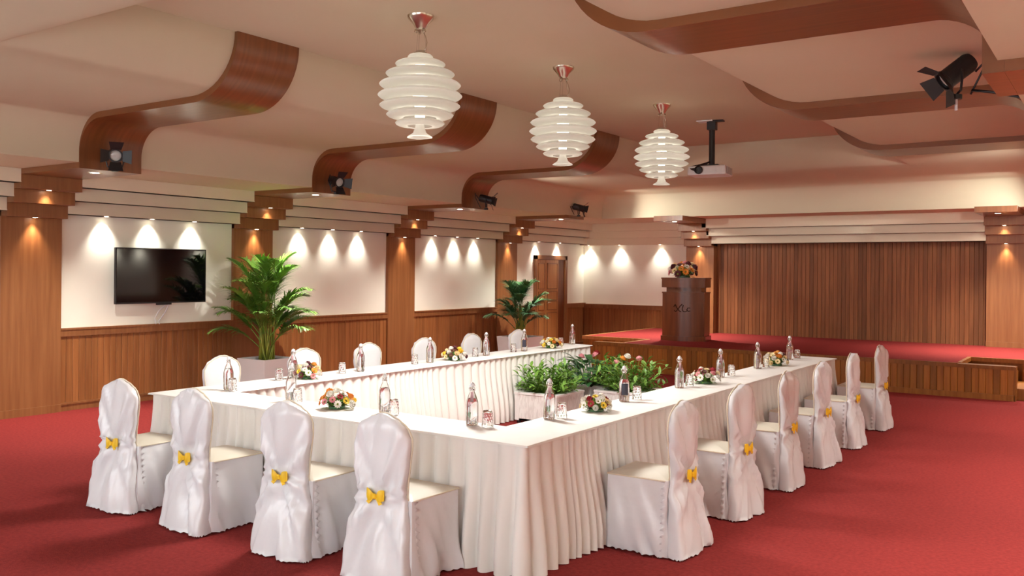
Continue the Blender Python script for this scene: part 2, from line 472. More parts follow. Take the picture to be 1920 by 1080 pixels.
# ------------------------------------------------------------------ door
d = sempty('door_1', 'panelled wooden double door in the left wall beyond the small palm', (XL, (DY0+DY1)/2, 0))
h = (DY1-DY0)/2; dz = 2.06
MB().box(-.01, .05, -h, -h+.09, 0, dz).box(-.01, .05, h-.09, h, 0, dz).box(-.01, .05, -h, h, dz-.09, dz).obj('door_frame', 'wood', d, bevel=.003)
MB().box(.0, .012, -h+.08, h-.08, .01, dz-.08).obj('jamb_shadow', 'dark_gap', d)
def door_leaf(y0, y1):
    lf = MB().box(.012, .03, y0, y1, .01, dz-.095).obj('door_leaf', 'door_wood', d)
    for z0, z1 in ((.12, .80), (.88, 1.05), (1.09, 1.26), (1.34, 1.88)):
        a, b = y0+.07, y1-.07
        MB().box(.03, .040, a, b, z0, z1, None).obj('door_panel', 'door_wood', lf, bevel=.004)
        MB().box(.03, .045, a-.014, a, z0-.014, z1+.014).box(.03, .045, b, b+.014, z0-.014, z1+.014).box(.03, .045, a, b, z0-.014, z0).box(.03, .045, a, b, z1, z1+.014).obj('panel_moulding', 'wood', lf)
    return lf
door_leaf(-h+.092, -h+.445); lf2 = door_leaf(-h+.452, h-.36)
MB().box(.03, .085, -h+.46, -h+.475, 1.02, 1.04).tube([(.08, -h+.465, 1.03), (.082, -h+.57, 1.03)], .009).obj('door_handle', 'chrome', lf2)
MB().box(.012, .022, h-.355, h-.10, .01, dz-.095).obj('dark_door_stile', 'podium_wood', d)  # flat dark strip stands in for the recess beside the leaf

# ------------------------------------------------------------------ stage
st = thing('stage', 'low carpeted stage with a front of vertical wooden boards', 'stage', (0, 0, 0))
SX0, SX1 = -8.65, 1.0
T = .05
top = MB()
top.box(SX0, SX1, 15.12, YW, HST-T, HST).box(SX0, -7.42, YW, YB, HST-T, HST).box(-7.25, -1.95, 13.97, 15.12, HST-T, HST)
top.obj('stage_carpet', 'carpet', st)
core = MB().box(SX0+.04, SX1, 15.16, YW, 0, HST-T).box(-7.21, -1.99, 14.01, 15.16, 0, HST-T)
core.obj('stage_body', 'stage_wood', st)
# front parapets that screen the steps
MB().box(-7.78, -7.25, 13.97, 14.10, .04, HST).obj('parapet', 'stage_wood', st)
MB().box(-1.95, -1.24, 13.97, 14.10, .04, HST-.01).obj('parapet', 'stage_wood', st)
# edge trims
MB().box(-7.78, -1.95, 13.945, 13.99, HST-.055, HST+.004).box(-1.95, -1.24, 13.945, 14.11, HST-.055, HST-.006).obj('edge_trim', 'stage_wood', st)
MB().box(SX0-.02, SX0+.03, 15.1, YB, HST-.055, HST+.004).box(SX0, -7.25, 15.095, 15.14, HST-.055, HST+.004).box(-7.29, -7.23, 14.1, 15.12, HST-.055, HST+.003).box(-7.78, -7.25, 13.95, 14.11, HST-.02, HST+.004).obj('edge_trim', 'door_wood', st)
MB().box(-1.97, -1.92, 14.1, 15.12, HST-.055, HST+.003).box(-1.95, SX1, 15.095, 15.14, HST-.055, HST+.004).obj('edge_trim', 'stage_wood', st)
for k in range(2):
    MB().box(-8.55+.45*k+.2, -7.25, 14.10, 15.12, .16*k, .16*(k+1)).obj('step', 'stage_wood', st)
    MB().box(-1.95, -.85-.45*k, 14.10, 15.12, .16*k, .16*(k+1)).obj('step', 'stage_wood', st)
sb = board_mesh(HST-.055-.075, .088, .03, 'front_board', 'stage_wood')
def front_boards(xa, xb, y):
    n = round((xb-xa)/.088); p = (xb-xa)/n
    for k in range(n):
        o = put('front_board', sb, st, (xa+(k+.5)*p, y, .075)); o.scale.x = p/.088
front_boards(-7.78, -1.24, 13.985)
front_boards(SX0, -7.25, 15.13); front_boards(-1.25, -.3, 15.13)
MB().box(-7.78, -1.24, 13.94, 14.0, 0, .078).box(-1.24, SX1, 15.09, 15.16, 0, .078).box(SX0, -7.78, 15.09, 15.16, 0, .078).obj('skirting', 'stage_wood', st)
MB().box(-1.25, -1.225, 13.94, 14.12, 0, HST-.01).obj('end_cap', 'stage_wood', st)
MB().box(-7.795, -7.77, 13.94, 14.12, 0, HST).obj('end_cap', 'stage_wood', st)

# ------------------------------------------------------------------ lectern
lec = thing('lectern', 'dark polished lectern with a bowed front and carved emblem on the stage', 'lectern', (-6.68, 15.46, HST), R(10))
def bow(wd, dp, bulge, z, n=18):
    pts = [(wd/2, dp/2, z), (-wd/2, dp/2, z)]
    for k in range(n+1):
        t = -1+2*k/n; pts.append((wd/2*t, -dp/2-bulge*(1-t*t), z))
    return pts
def bowbox(name, wd, dp, bulge, z0, z1, material='podium_wood', bev=.004):
    return MB().rings([bow(wd, dp, bulge, z0), bow(wd, dp, bulge, z1)]).obj(name, material, lec, smooth=40)
bowbox('base_plinth', .82, .50, .13, 0, .085); bowbox('body', .77, .46, .12, .085, .86)
bowbox('body_cap', .79, .48, .125, .86, .885); bowbox('neck', .64, .40, .09, .885, .965)
bowbox('top_tray', .79, .50, .13, .965, 1.13); bowbox('top_rim', .81, .52, .135, 1.12, 1.145)
# carved script emblem: three crossing strokes and two hooks
def stroke(m, pts):
    P3 = []
    for k in range(len(pts)-1):
        for i in range(5):
            t = i/5; x = pts[k][0]*(1-t)+pts[k+1][0]*t; z = pts[k][1]*(1-t)+pts[k+1][1]*t
            P3.append((x, -.23-.12*(1-(x/.385)**2)-.003, z))
    m.tube(P3, .008, 6)
em = MB()
stroke(em, [(-.15, .62), (-.12, .66), (-.09, .60), (-.04, .54), (.0, .53)])
stroke(em, [(.01, .665), (-.03, .63), (-.07, .57), (-.11, .53), (-.145, .555)])
stroke(em, [(.03, .65), (.01, .58), (.03, .535), (.07, .53), (.10, .55)])
stroke(em, [(.15, .60), (.11, .60), (.09, .565), (.12, .54), (.16, .55)])
em.obj('emblem', 'dark_gap', lec, smooth=1)
lec.children[-1]['label'] = 'dark carved script monogram on the front'

# ------------------------------------------------------------------ television
tv = thing('television', 'flat black television mounted on the cream wall', 'television', (XL, 7.085, 1.26))
MB().box(.10, .135, -.665, .665, 0, .71).obj('frame', 'black_plastic', tv, bevel=.006)
MB().box(.1345, .1365, -.648, .648, .02, .695).obj('screen_panel', 'screen', tv)
MB().box(0, .10, -.25, .25, .15, .55).obj('wall_bracket', 'black_metal', tv)
MB().box(.125, .14, -.09, .13, -.022, .003).obj('chin_sensor', 'black_plastic', tv)
MB().tube([(.11, .12, .0), (.05, .10, -.12), (.012, .03, -.24), (.07, .0, -.27)], .007).tube([(.11, .10, 0), (.03, .02, -.1), (.012, -.03, -.2), (.07, -.05, -.27)], .006).obj('cable', 'white_plastic', tv, smooth=1)

# ------------------------------------------------------------------ pendants
def pendant_mesh():
    parts = []
    m = MB()
    m.lathe([(.11, 0), (.105, -.02), (.06, -.07), (.045, -.10), (.03, -.115), (.001, -.115)], 28); m.lathe([(.012, -.11), (.018, -.13), (.001, -.145)], 10, (.035, 0, 0)).lathe([(.012, -.11), (.018, -.13), (.001, -.145)], 10, (-.03, .02, 0)).lathe([(.012, -.11), (.018, -.13), (.001, -.145)], 10, (-.02, -.03, 0))
    parts.append(('canopy', m.mesh('canopy', 'bronze', 40)))
    return parts
canopy = pendant_mesh()[0][1]
wires = MB()
for k in range(3):
    a = k*2*PI/3+.5; wires.tube([(.03*math.cos(a), .03*math.sin(a), -.13), (.05*math.cos(a), .05*math.sin(a), -.30)], .0022, 5)
wires = wires.mesh('wire', 'chrome')
cord = MB().tube([(.02, .0, -.12), (.045, .01, -.17), (.06, .01, -.22), (.055, .0, -.27), (.03, 0, -.30)], .004, 6).mesh('power_cord', 'bronze', 1)
cap = MB().lathe([(.001, -.285), (.035, -.285), (.055, -.30), (.06, -.325), (.02, -.325)], 24).mesh('top_cap', 'bronze', 40)
core = MB().lathe([(.001, -.36), (.04, -.37), (.04, -.50), (.06, -.53), (.06, -.70), (.04, -.74), (.04, -.85), (.001, -.86)], 20).mesh('light_core', 'bulb_glow', 40)
def ringmesh(r, band):
    # shade ring: flat lens shaped disc, open in the middle
    h = band/2; inn = max(.045, r*.5)
    p = [(inn, h*.75), (r*.70, h), (r*.86, h*.80), (r*.95, h*.45), (r*.99, h*.14), (r, 0), (r*.99, -h*.14), (r*.95, -h*.45), (r*.86, -h*.80), (r*.70, -h), (inn, -h*.9)]
    return MB().lathe(p, 56).mesh('shade_ring', 'shade', 1)
RINGS = [(zz, ringmesh(r, b)) for zz, r, b in ((-.335, .103, .045), (-.392, .203, .050), (-.472, .279, .060), (-.560, .330, .072), (-.648, .342, .072), (-.730, .327, .066), (-.803, .272, .058), (-.872, .200, .050))]
trumpet = MB().lathe([(.03, -.84), (.036, -.90), (.055, -.95), (.10, -.98), (.103, -.986), (.05, -.982), (.001, -.972)], 32).mesh('bottom_trumpet', 'shade', 1)
neck = MB().lathe([(.03, -.29), (.05, -.295), (.06, -.32), (.055, -.325), (.03, -.32)], 32).mesh('neck_collar', 'shade', 1)
for k, (x, y, lb) in enumerate(((-4.74, 5.59, 'largest and nearest layered white pendant lamp'), (-4.71, 7.78, 'middle of the three layered white pendant lamps'), (-4.73, 10.16, 'farthest and smallest looking layered pendant lamp, beside the projector'))):
    t = thing('pendant_lamp', lb, 'pendant lamp', (x, y, ZC), .4*k, 'layered pendant lamps')
    put('canopy', canopy, t); put('wire', wires, t); put('power_cord', cord, t); put('top_cap', cap, t)
    put('light_core', core, t); put('neck_collar', neck, t); put('bottom_trumpet', trumpet, t)
    for zz, me in RINGS: put('shade_ring', me, t, (0, 0, zz))
    point((0, 0, -.62), PEND*(1.5, 1.8, 2.6)[k], (1, .95, .88), .13, t)
    spot((0, 0, -1.02), (0, 0, -2), PDOWN[k], 168, (1, .98, .93), .6, .34, t)

# ------------------------------------------------------------------ projector
pj = thing('projector', 'white projector hanging from the ceiling on a black pole', 'projector', (-4.65, 11.58, ZC), R(8))
MB().box(-.20, .02, -.08, .08, -.015, 0).obj('ceiling_plate', 'white_plastic', pj, bevel=.004)
MB().box(-.03, .16, -.05, .05, -.025, 0).box(-.06, .06, -.06, .06, -.13, -.02).obj('mount_head', 'black_metal', pj, bevel=.006)
MB().lathe([(.04, -.12), (.04, -.60)], 16, cap0=True, cap1=True).obj('pole', 'black_metal', pj, smooth=40)
MB().box(-.10, .10, -.07, .07, -.63, -.60).obj('mount_plate', 'black_metal', pj)
MB().box(-.28, .24, -.22, .20, -.755, -.63, (-.27, .23, -.21, .19)).obj('housing', 'white_plastic', pj, bevel=.018)
MB().lathe([(.055, 0), (.055, .04), (.045, .045), (.04, .02), (.001, .02)], 20).obj('lens_barrel', 'black_plastic', pj, (-.12, -.215, -.69), (R(90), 0, 0), smooth=40)
gr = MB()
for k in range(7): gr.box(.238, .246, -.16+.045*k, -.135+.045*k, -.74, -.65)
gr.obj('vent_grille', 'lens_glass', pj)
cb = MB()
for ph in (0, .6, 1.3):
    cb.tube([(.02*ph, -.02, -.55), (-.08-.05*ph, -.05, -.60), (-.16-.06*ph, -.10-.05*ph, -.61-.02*ph), (-.20-.04*ph, -.20, -.66), (-.14, -.235, -.68-.02*ph)], .011, 6)
cb.obj('cable_loops', 'black_plastic', pj, smooth=1)

# ------------------------------------------------------------------ stage spotlights with barn doors
def spotlight(loc, yaw, pitch, label, s=1):
    t = thing('barn_door_spotlight', label, 'spotlight', loc, yaw, 'black barn door spotlights')
    b = (pitch, 0, 0)
    # body axis = local -Y
    bd = MB().lathe([(.001, .10), (.045, .10), (.055, .08), (.055, -.07), (.062, -.075), (.062, -.09), (.05, -.09)], 20)
    o = bd.obj('body', 'black_metal', t, (0, 0, 0), (R(-90)+pitch, 0, 0), smooth=40)
    # in the body frame +z points backwards, the lens is at z = -.09
    MB().lathe([(.001, -.075), (.03, -.078), (.048, -.07)], 18).obj('lens', 'lens_glass', o, smooth=1)
    for k in range(4):
        a = k*PI/2
        m = MB()
        q = [(-.045, .055, -.088), (.045, .055, -.088), (.062, .125, -.135), (-.062, .125, -.135)]
        q2 = [(x, y+.003, z-.003) for x, y, z in q]
        m.rings([q, q2])
        put('barn_door_flap', m.mesh('barn_door_flap', 'black_metal'), o, (0, 0, 0), (0, 0, a))
    MB().tube([(-.07, 0, 0), (-.075, 0, -.05), (-.06, .0, -.11), (0, 0, -.125), (.06, 0, -.11), (.075, 0, -.05), (.07, 0, 0)], .007, 6).obj('yoke', 'black_metal', t)
    MB().lathe([(.03, -.15), (.03, -.125)], 14, cap0=True, cap1=True).obj('foot', 'black_metal', t)
    MB().tube([(0, .10, 0), (.02, .14, .05), (.01, .16, .09), (-.02, .15, .02), (-.01, .08, -.12)], .006, 6).obj('power_cable', 'black_plastic', t, smooth=1)
    return t
def spotlight_on(locs): pass
for (loc, yaw, pt, lb) in (((-8.66, 5.36, 2.885), R(62), R(12), 'black spotlight at the foot of the nearest left rib, flaps open to the camera'),
                           ((-8.66, 8.52, 2.885), R(75), R(12), 'black spotlight at the foot of the second left rib'),
                           ((-8.66, 11.90, 2.885), R(120), R(14), 'black spotlight at the foot of the third left rib, turned sideways'),
                           ((-8.74, 15.05, 2.95), R(130), R(14), 'black spotlight on the beam end over the small palm'),
                           ):
    t = spotlight(loc, yaw, pt, lb); t.scale = (1.15,)*3
def lit(sp, tgt, power):
    # light added at a fixture aimed at the stage, brightens the back
    inv = Matrix.Rotation(-sp.rotation_euler.z, 4, 'Z')
    d_ = inv @ (Vector(tgt)-sp.location)
    spot(d_.normalized()*.16, d_, power, 80, NEUT, .9, .05, sp)
for (loc, yaw, pt, lb) in (((-.74, 11.90, 2.885), R(-150), R(6), 'black spotlight at the foot of the farthest right rib, facing the stage'),  # unseen pair added to brighten the stage and back wall
                           ((-.74, 15.05, 2.95), R(-120), R(6), 'black spotlight on the farthest right beam end')):
    lit(spotlight(loc, yaw, pt, lb), (-4.2, 17.5, 2.2), STAGEP)
for o_ in list(COL.objects):
    if o_.name.startswith('barn_door_spotlight') and o_.location.x < -8 and o_.location.y > 11: lit(o_, (-4.8, 17.5, 2.2), STAGEP)
t = spotlight((-1.0, 7.0, 3.15), R(-60), R(38), 'black spotlight hanging by the right ceiling ribs'); t.scale = (1.3,)*3
MB().tube([(.0, .08, -.1), (.05, .16, -.12), (.10, .30, -.16), (.22, .34, -.2)], .008, 6).obj('trailing_cable', 'black_plastic', t, smooth=1)
MB().box(-.007, .007, -.005, .005, -.21, -.14).obj('safety_bracket', 'white_plastic', t)

# ------------------------------------------------------------------ skirted tables
def skirt_mesh(path, seed, top=.737, closed=False):
    """pleated cloth hanging from a rounded polyline path (list of (x,y)), outward = right hand side of travel"""
    rnd = random.Random(seed)
    pts = []; rad = .045
    n = len(path)
    for i in range(n if closed else n):
        p = Vector(path[i])
        if not closed and i in (0, n-1): pts.append(p); continue
        a = (Vector(path[i-1])-p).normalized(); b = (Vector(path[(i+1) % n])-p).normalized()
        c = p+(a+b)*rad
        s0 = p+a*rad; s1 = p+b*rad
        for k in range(7):
            t = k/6; q = s0.lerp(s1, t); dv = (q-c).normalized(); pts.append(c+dv*rad)
    if closed: pts.append(pts[0].copy())
    # resample
    out = []; step = .0105
    L = 0
    for p, q in zip(pts, pts[1:]):
        d = (q-p).length
        if d < 1e-6: continue
        k = max(1, int(d/step))
        for i in range(k):
            out.append(p.lerp(q, i/k))
    out.append(pts[-1])
    N = len(out)
    nor = []
    for i in range(N):
        if closed: d = out[(i+1) % (N-1)]-out[(i-2) % (N-1)]
        else: d = out[min(i+1, N-1)]-out[max(i-1, 0)]
        d.normalize(); nor.append(Vector((d.y, -d.x)))
    ph = 0; phs = []
    for i in range(N):
        phs.append(ph)
        d = (out[min(i+1, N-1)]-out[i]).length
        wl = .110+.07*noise.noise(Vector((i*.02, seed*3.1, 0)))+.025*noise.noise(Vector((i*.11, seed*7.7, 3)))
        ph += 2*PI*d/wl
    lev = [0, .03, .08, .16, .27, .4, .55, .7, .85, 1]
    m = MB(); rows = []
    for t in lev:
        row = []
        for i in range(N):
            am = .032 + .085*smooth01(t*1.1)
            s = math.sin(phs[i]+.5*t*noise.noise(Vector((i*.03, seed, 9))))
            fold = abs(math.sin(phs[i]*.5+.25*t*noise.noise(Vector((i*.03, seed, 9)))))**.7
            big = .5+.5*noise.noise(Vector((i*.035, seed*1.7, t*.5)))
            d = am*(fold*.8+.55*big*t)-.030-.022*t
            z = top*(1-t)+.004 + (.010*(.5+.5*s)*big if t == 1 else 0)
            q = out[i]+nor[i]*d
            row.append((q.x, q.y, z))
        rows.append(row)
    m.rings(rows, False)
    me = m.mesh('pleated_skirt', 'skirt', 1)
    return me
def table(label, x0, x1, y0, y1, path, seed, closed=False):
    cx, cy = (x0+x1)/2, (y0+y1)/2
    t = thing('skirted_table', label, 'table', (cx, cy, 0), 0, 'tables forming the open square')
    P = [(a-cx, b-cy) for a, b in path]
    # cloth top with soft edge and slight creases
    m = MB(); nx = max(2, int((x1-x0)/.06)); ny = max(2, int((y1-y0)/.06)); rows = []
    for j in range(ny+1):
        row = []
        for i in range(nx+1):
            x = x0+(x1-x0)*i/nx; y = y0+(y1-y0)*j/ny
            e = min(x-x0, x1-x, y-y0, y1-y)
            z = .752+.0016*noise.noise(Vector((x*3, y*3, seed))) - (.006 if e < .001 else 0)
            row.append((x-cx, y-cy, z))
        rows.append(row)
    m.rings(rows, False)
    edge = [r_ for r_ in rows[0]] + [r[-1] for r in rows[1:]] + [p for p in reversed(rows[-1][:-1])] + [r[0] for r in reversed(rows[1:-1])]
    cxy = Vector((0, 0, 0))
    drop = [(p[0]+(.008 if p[0] > x1-cx-.001 else -.008 if p[0] < x0-cx+.001 else 0), p[1]+(.008 if p[1] > y1-cy-.001 else -.008 if p[1] < y0-cy+.001 else 0), .735) for p in edge]
    m.rings([edge, drop], True, False, False)
    m.obj('cloth_top', 'tablecloth', t, smooth=50)
    MB().box(x0-cx+.05, x1-cx-.05, y0-cy+.05, y1-cy-.05, .715, .742).obj('table_top', 'table_board', t)
    put('pleated_skirt', skirt_mesh(P, seed, closed=closed), t)
    legs = MB()
    for lx in (x0-cx+.08, x1-cx-.08):
        for ly in (y0-cy+.08, y1-cy-.08):
            MB().tube([(lx, ly, .0), (lx, ly, .716)], .016, 8).obj('leg', 'black_metal', t)
    return t
TX0, TX1, TY0 = -6.27, -2.745, 4.18
table('long white front table with pleated skirt nearest the camera', TX0, TX1, TY0, 4.63, [(TX0, 4.64), (TX0, TY0), (TX1, TY0), (TX1, 4.64)], 1)
table('white skirted table arm running along the right row of chairs', -3.20, TX1, 4.635, 10.64, [(TX1, 4.64), (TX1, 10.64), (-3.20, 10.64), (-3.20, 4.66)], 2)
table('white skirted table arm on the left nearer the wood panelled wall', TX0, -5.83, 4.635, 10.42, [(-5.83, 4.66), (-5.83, 10.42), (TX0, 10.42), (TX0, 4.64)][::-1] and [(-5.83, 4.66), (-5.83, 10.42), (TX0, 10.42), (TX0, 4.64)], 3)

# ------------------------------------------------------------------ covered chairs
def chair_meshes(seed):
    W = [(0, .236), (.15, .224), (.33, .206), (.44, .184), (.48, .174), (.56, .178), (.66, .192), (.75, .205), (.80, .204), (.84, .186), (.87, .152), (.895, .106), (.912, .060), (.924, .020)]
    T = [(0, .060), (.3, .045), (.47, .036), (.65, .042), (.85, .036), (.922, .018)]
    m = MB(); rings = []; N = 72
    zs = [0, .012, .04, .08, .13, .18, .23, .28, .33, .37, .41, .44, .46, .475, .49, .51, .54, .58, .62, .66, .70, .74, .775, .805, .83, .85, .87, .885, .898, .908, .916, .924]
    def nz(a, b, c): return noise.noise(Vector((a+seed*11.3, b, c)))
    for z in zs:
        wd, th = interp(W, z), interp(T, z); r_ = []
        for k in range(N):
            a = 2*PI*k/N; ca, sa = math.cos(a), math.sin(a)
            e = .62
            x = wd*math.copysign(abs(ca)**e, ca); y = th*math.copysign(abs(sa)**e, sa)
            if sa < .2:   # rear sheet: creases drawn to the bow at z = .47
                dx, dz = x, z-.47
                dist = math.hypot(dx, dz); ang = math.atan2(dx, dz)
                env = smooth01(dist/.10)*math.exp(-dist*1.5)
                y -= .050*env*nz(ang*3.2, dist*1.2, 1.5)
                y -= .028*env*(.25-abs(nz(ang*6.0, dist*1.6, 4.5)))*2
                if z < .47: y -= .020*smooth01((.47-z)/.4)*(.35+abs(math.sin(x*13+seed)))-.012*math.exp(-(x/.025)**2)*smooth01((.47-z)/.1)
                y += .014*math.exp(-(dist/.045)**2)
            y += .006*nz(x*9, z*7, 2)
            zz = z
            if z == 0: zz = .004+.011*abs(math.sin(a*19))
            r_.append((x, -.235+y-(.03*(1-z/.46) if z < .46 else .0), zz))
        rings.append(r_)
    m.rings(rings, True, False, True)
    back = m.mesh('back_cover', 'satin', 1)
    # seat and skirt
    m = MB(); rings = []; hw, y0, y1 = .205, -.215, .185
    def per(k, n, gx=0):
        # rounded rectangle
        t = k/n*4; s = int(t) % 4; f = t-int(t)
        c = [(-hw, y0), (hw, y0), (hw, y1), (-hw, y1)]
        p, q = c[s], c[(s+1) % 4]
        x = p[0]+(q[0]-p[0])*f; y = p[1]+(q[1]-p[1])*f
        return x, y
    n = 112; cyy = (y0+y1)/2
    lv = [.462, .452, .43, .38, .31, .24, .17, .10, .05, .02, 0]
    top = []
    for s in (.12, .35, .6, .82, .95, .995):
        r_ = []
        for k in range(n):
            x, y = per(k, n); r_.append((x*s, cyy+(y-cyy)*s, .462+.020*(1-s**3)))
        top.append(r_)
    for z in lv:
        r_ = []; t = 1-z/.462
        for k in range(n):
            x, y = per(k, n)
            d = Vector((x/hw, (y-cyy)/(y1-cyy)))
            inf = max(abs(d.x), abs(d.y)); d = Vector((d.x if abs(d.x) > .93 else 0, d.y if abs(d.y) > .93 else 0))
            if d.length > 0: d.normalize()
            u = k/n*4
            f = .006*t+t*(.055*nz(u*2.6, z*2.2, 7)+.045*nz(u*6+z*7, z*2.5, 3)) + .020*t
            if d.y > .5: f *= .35
            zz = z if z > 0 else .004+.011*abs(math.sin(k*PI/n*34))
            r_.append((x+d.x*f, y+d.y*f, zz))
        rings.append(r_)
    m.rings([top[-1]]+rings, True, False, False)
    seat = m.mesh('skirt_cover', 'satin', 55)
    seat_topm = MB().rings(top, True, True, False).mesh('seat_pad', 'seat_cream', 55)
    # piping round the seat edge and along the back outline
    m = MB()
    m.tube([(-hw-.002, -.20, .460), (-hw-.002, y1+.002, .460), (hw+.002, y1+.002, .460), (hw+.002, -.20, .460)], .005, 6)
    ol = [(sgn*(interp(W, z)-.002), -.212, z) for sgn, zr in ((-1, zs[12:]), (1, list(reversed(zs[12:])))) for z in zr]
    m.tube(ol, .005, 6)
    pip = m.mesh('piping', 'piping', 1)
    # ruched side seams
    seams = []
    for sx in (-1, 1):
        rows = []; m = MB()
        for i in range(34):
            z = .45*(1-i/33)+.012
            dd = .030*math.sin(i*2.1+seed)+.006
            x = sx*(.198+.028*(1-z/.46)); y = -.195
            rows.append([(x+sx*.002, y-.012, z), (x+sx*(.012+dd*.5), y+dd*.4, z-.004), (x+sx*.002, y+.014, z)])
        m.rings(rows, False)
        seams.append(m.mesh('ruched_seam', 'satin', 1))
    # bow
    m = MB()
    for sx in (-1, 1):
        rings = []
        for i in range(8):
            t = i/7; wv = .008+.020*math.sin(t*PI*.72)
            c = (sx*(.006+.046*t), -.285-.012*math.sin(t*PI), .475+.010*t)
            rings.append([(c[0], c[1]+.010*math.sin(t*PI)*math.cos(a)-.003*math.cos(a), c[2]+wv*math.sin(a)) for a in [2*PI*k/10 for k in range(10)]])
        m.rings(rings)
        m.rings([[(sx*.003, -.292, .472), (sx*.012, -.292, .480), (sx*.012, -.288, .480), (sx*.003, -.288, .472)], [(sx*.030, -.298, .440), (sx*.048, -.296, .449), (sx*.048, -.292, .449), (sx*.030, -.294, .440)]])
    m.lathe([(.001, .014), (.011, .008), (.011, -.008), (.001, -.014)], 10, (0, -.292, .475))
    m.v = [(x*1.25, y, .475+(z-.475)*1.25) for x, y, z in m.v]
    bowm = m.mesh('bow', 'bow_yellow', 50)
    return back, seat, pip, seams, bowm, seat_topm
CH = [chair_meshes(s) for s in (1, 2, 3)]
cn = 0
def chair(x, y, rz, label, group):
    global cn
    ms = CH[cn % 3]; cn += 1
    t = thing('banquet_chair', label, 'chair', (x, y, 0), rz, group)
    put('back_cover', ms[0], t); put('skirt_cover', ms[1], t); put('seat_pad', ms[5], t); put('piping', ms[2], t); put('ruched_seam', ms[3][0], t); put('ruched_seam', ms[3][1], t); put('bow', ms[4], t)
    return t
fr = ['at the far left', 'second from the left', 'third from the left', 'rightmost']
for k, x in enumerate((-5.93, -5.08, -4.18, -3.39)):
    chair(x, 3.94, R((3, -2, 2, -1)[k]), 'white satin chair with yellow bow, %s in the front row' % fr[k], 'chairs along the front table')
rr_ = ['nearest the camera', 'second from the camera', 'third from the camera', 'fourth from the camera', 'fifth from the camera, last but one', 'farthest, close to the stage']
for k, y in enumerate((5.19, 6.22, 7.26, 8.28, 9.33, 10.60)):
    chair(-2.485, y, R(90+(1, -3, 2, -2, 3, 0)[k]), 'white satin covered chair in the right row, %s' % rr_[k], 'chairs along the right table')
ll = ['leftmost, left of the palm pot', 'second, just right of the palm pot', 'third from the left', 'fourth from the left, before the wooden pillar', 'fifth from the left, beside a low flower dome', 'rightmost, before the far palm pot']
for k, y in enumerate((5.29, 6.27, 7.20, 8.14, 9.08, 10.12)):
    chair(-6.585, y, R(-90+(2, -2, 1, -1, 2, 0)[k]), 'rounded white chair back behind left table, %s' % ll[k], 'chairs along the left table')

# ------------------------------------------------------------------ bottles and tumblers
H_ = .27
bot_glass = MB().lathe([(.001, 0), (.036, 0), (.039, .006), (.039, .13), (.036, .15), (.024, .185), (.015, .205), (.0135, .225), (.016, .228), (.016, .236), (.012, .237), (.011, .222), (.0125, .205), (.021, .183), (.033, .149), (.036, .13), (.036, .010), (.001, .008)], 24).mesh('bottle_glass', 'glass', 40)
bot_water = MB().lathe([(.001, .010), (.0352, .012), (.0352, .13), (.0325, .147), (.026, .165), (.001, .165)], 20).mesh('water', 'water_glass', 40)
bot_stop = MB().lathe([(.001, .262), (.009, .260), (.014, .252), (.014, .243), (.011, .236), (.001, .236)], 14).mesh('stopper', 'white_plastic', 40)
wire_ = MB().tube([(.017, 0, .215), (.021, .004, .232), (.012, .004, .256), (0, 0, .266), (-.012, .004, .256), (-.021, .004, .232), (-.017, 0, .215)], .0022, 6)
wire_.lathe([(.0165, .212), (.019, .215), (.0165, .218)], 14)
bot_wire = wire_.mesh('swing_clasp', 'chrome', 1)
bot_lab = MB().rings([[(.0397*math.sin(a), -.0397*math.cos(a), z) for a in [R(-38)+R(76)*k/10 for k in range(11)]] for z in (.05, .135)], False).mesh('bottle_label', 'label_dark', 1)
neck_patch_m = MB().rings([[(.018*math.sin(a)*(.8+.2*q), -.0185-.012*q-.0*a, .208-.062*q) for a in (-.6, 0, .6)] for q in (0, .4, .8, 1.0)], False).mesh('neck_tag', 'seal_pink')  # small pink patch below the bottle neck
glass_m = MB().lathe([(.033, 0), (.036, .001), (.036, .006), (.029, .096), (.027, .100), (.001, .100), (.001, .090), (.0255, .088), (.0325, .004), (.033, 0)], 24).mesh('tumbler_glass', 'glass', 40)
fac = MB()
for k in range(12):
    a = 2*PI*k/12
    for q in range(4):
        z = .018+.02*q; r = .0362-.0075*z/.1
        c = Vector((r*math.cos(a+.26*(q % 2)), r*math.sin(a+.26*(q % 2)), z))
        t_ = Vector((-math.sin(a), math.cos(a), 0))*.006; n_ = Vector((math.cos(a), math.sin(a), 0))*.0018
        fac.quad(c-t_, c-Vector((0, 0, .009))+n_*.3, c+t_, c+n_, ).quad(c-t_, c+n_, c+t_, c+Vector((0, 0, .009)))
fac_m = fac.mesh('cut_facets', 'glass')
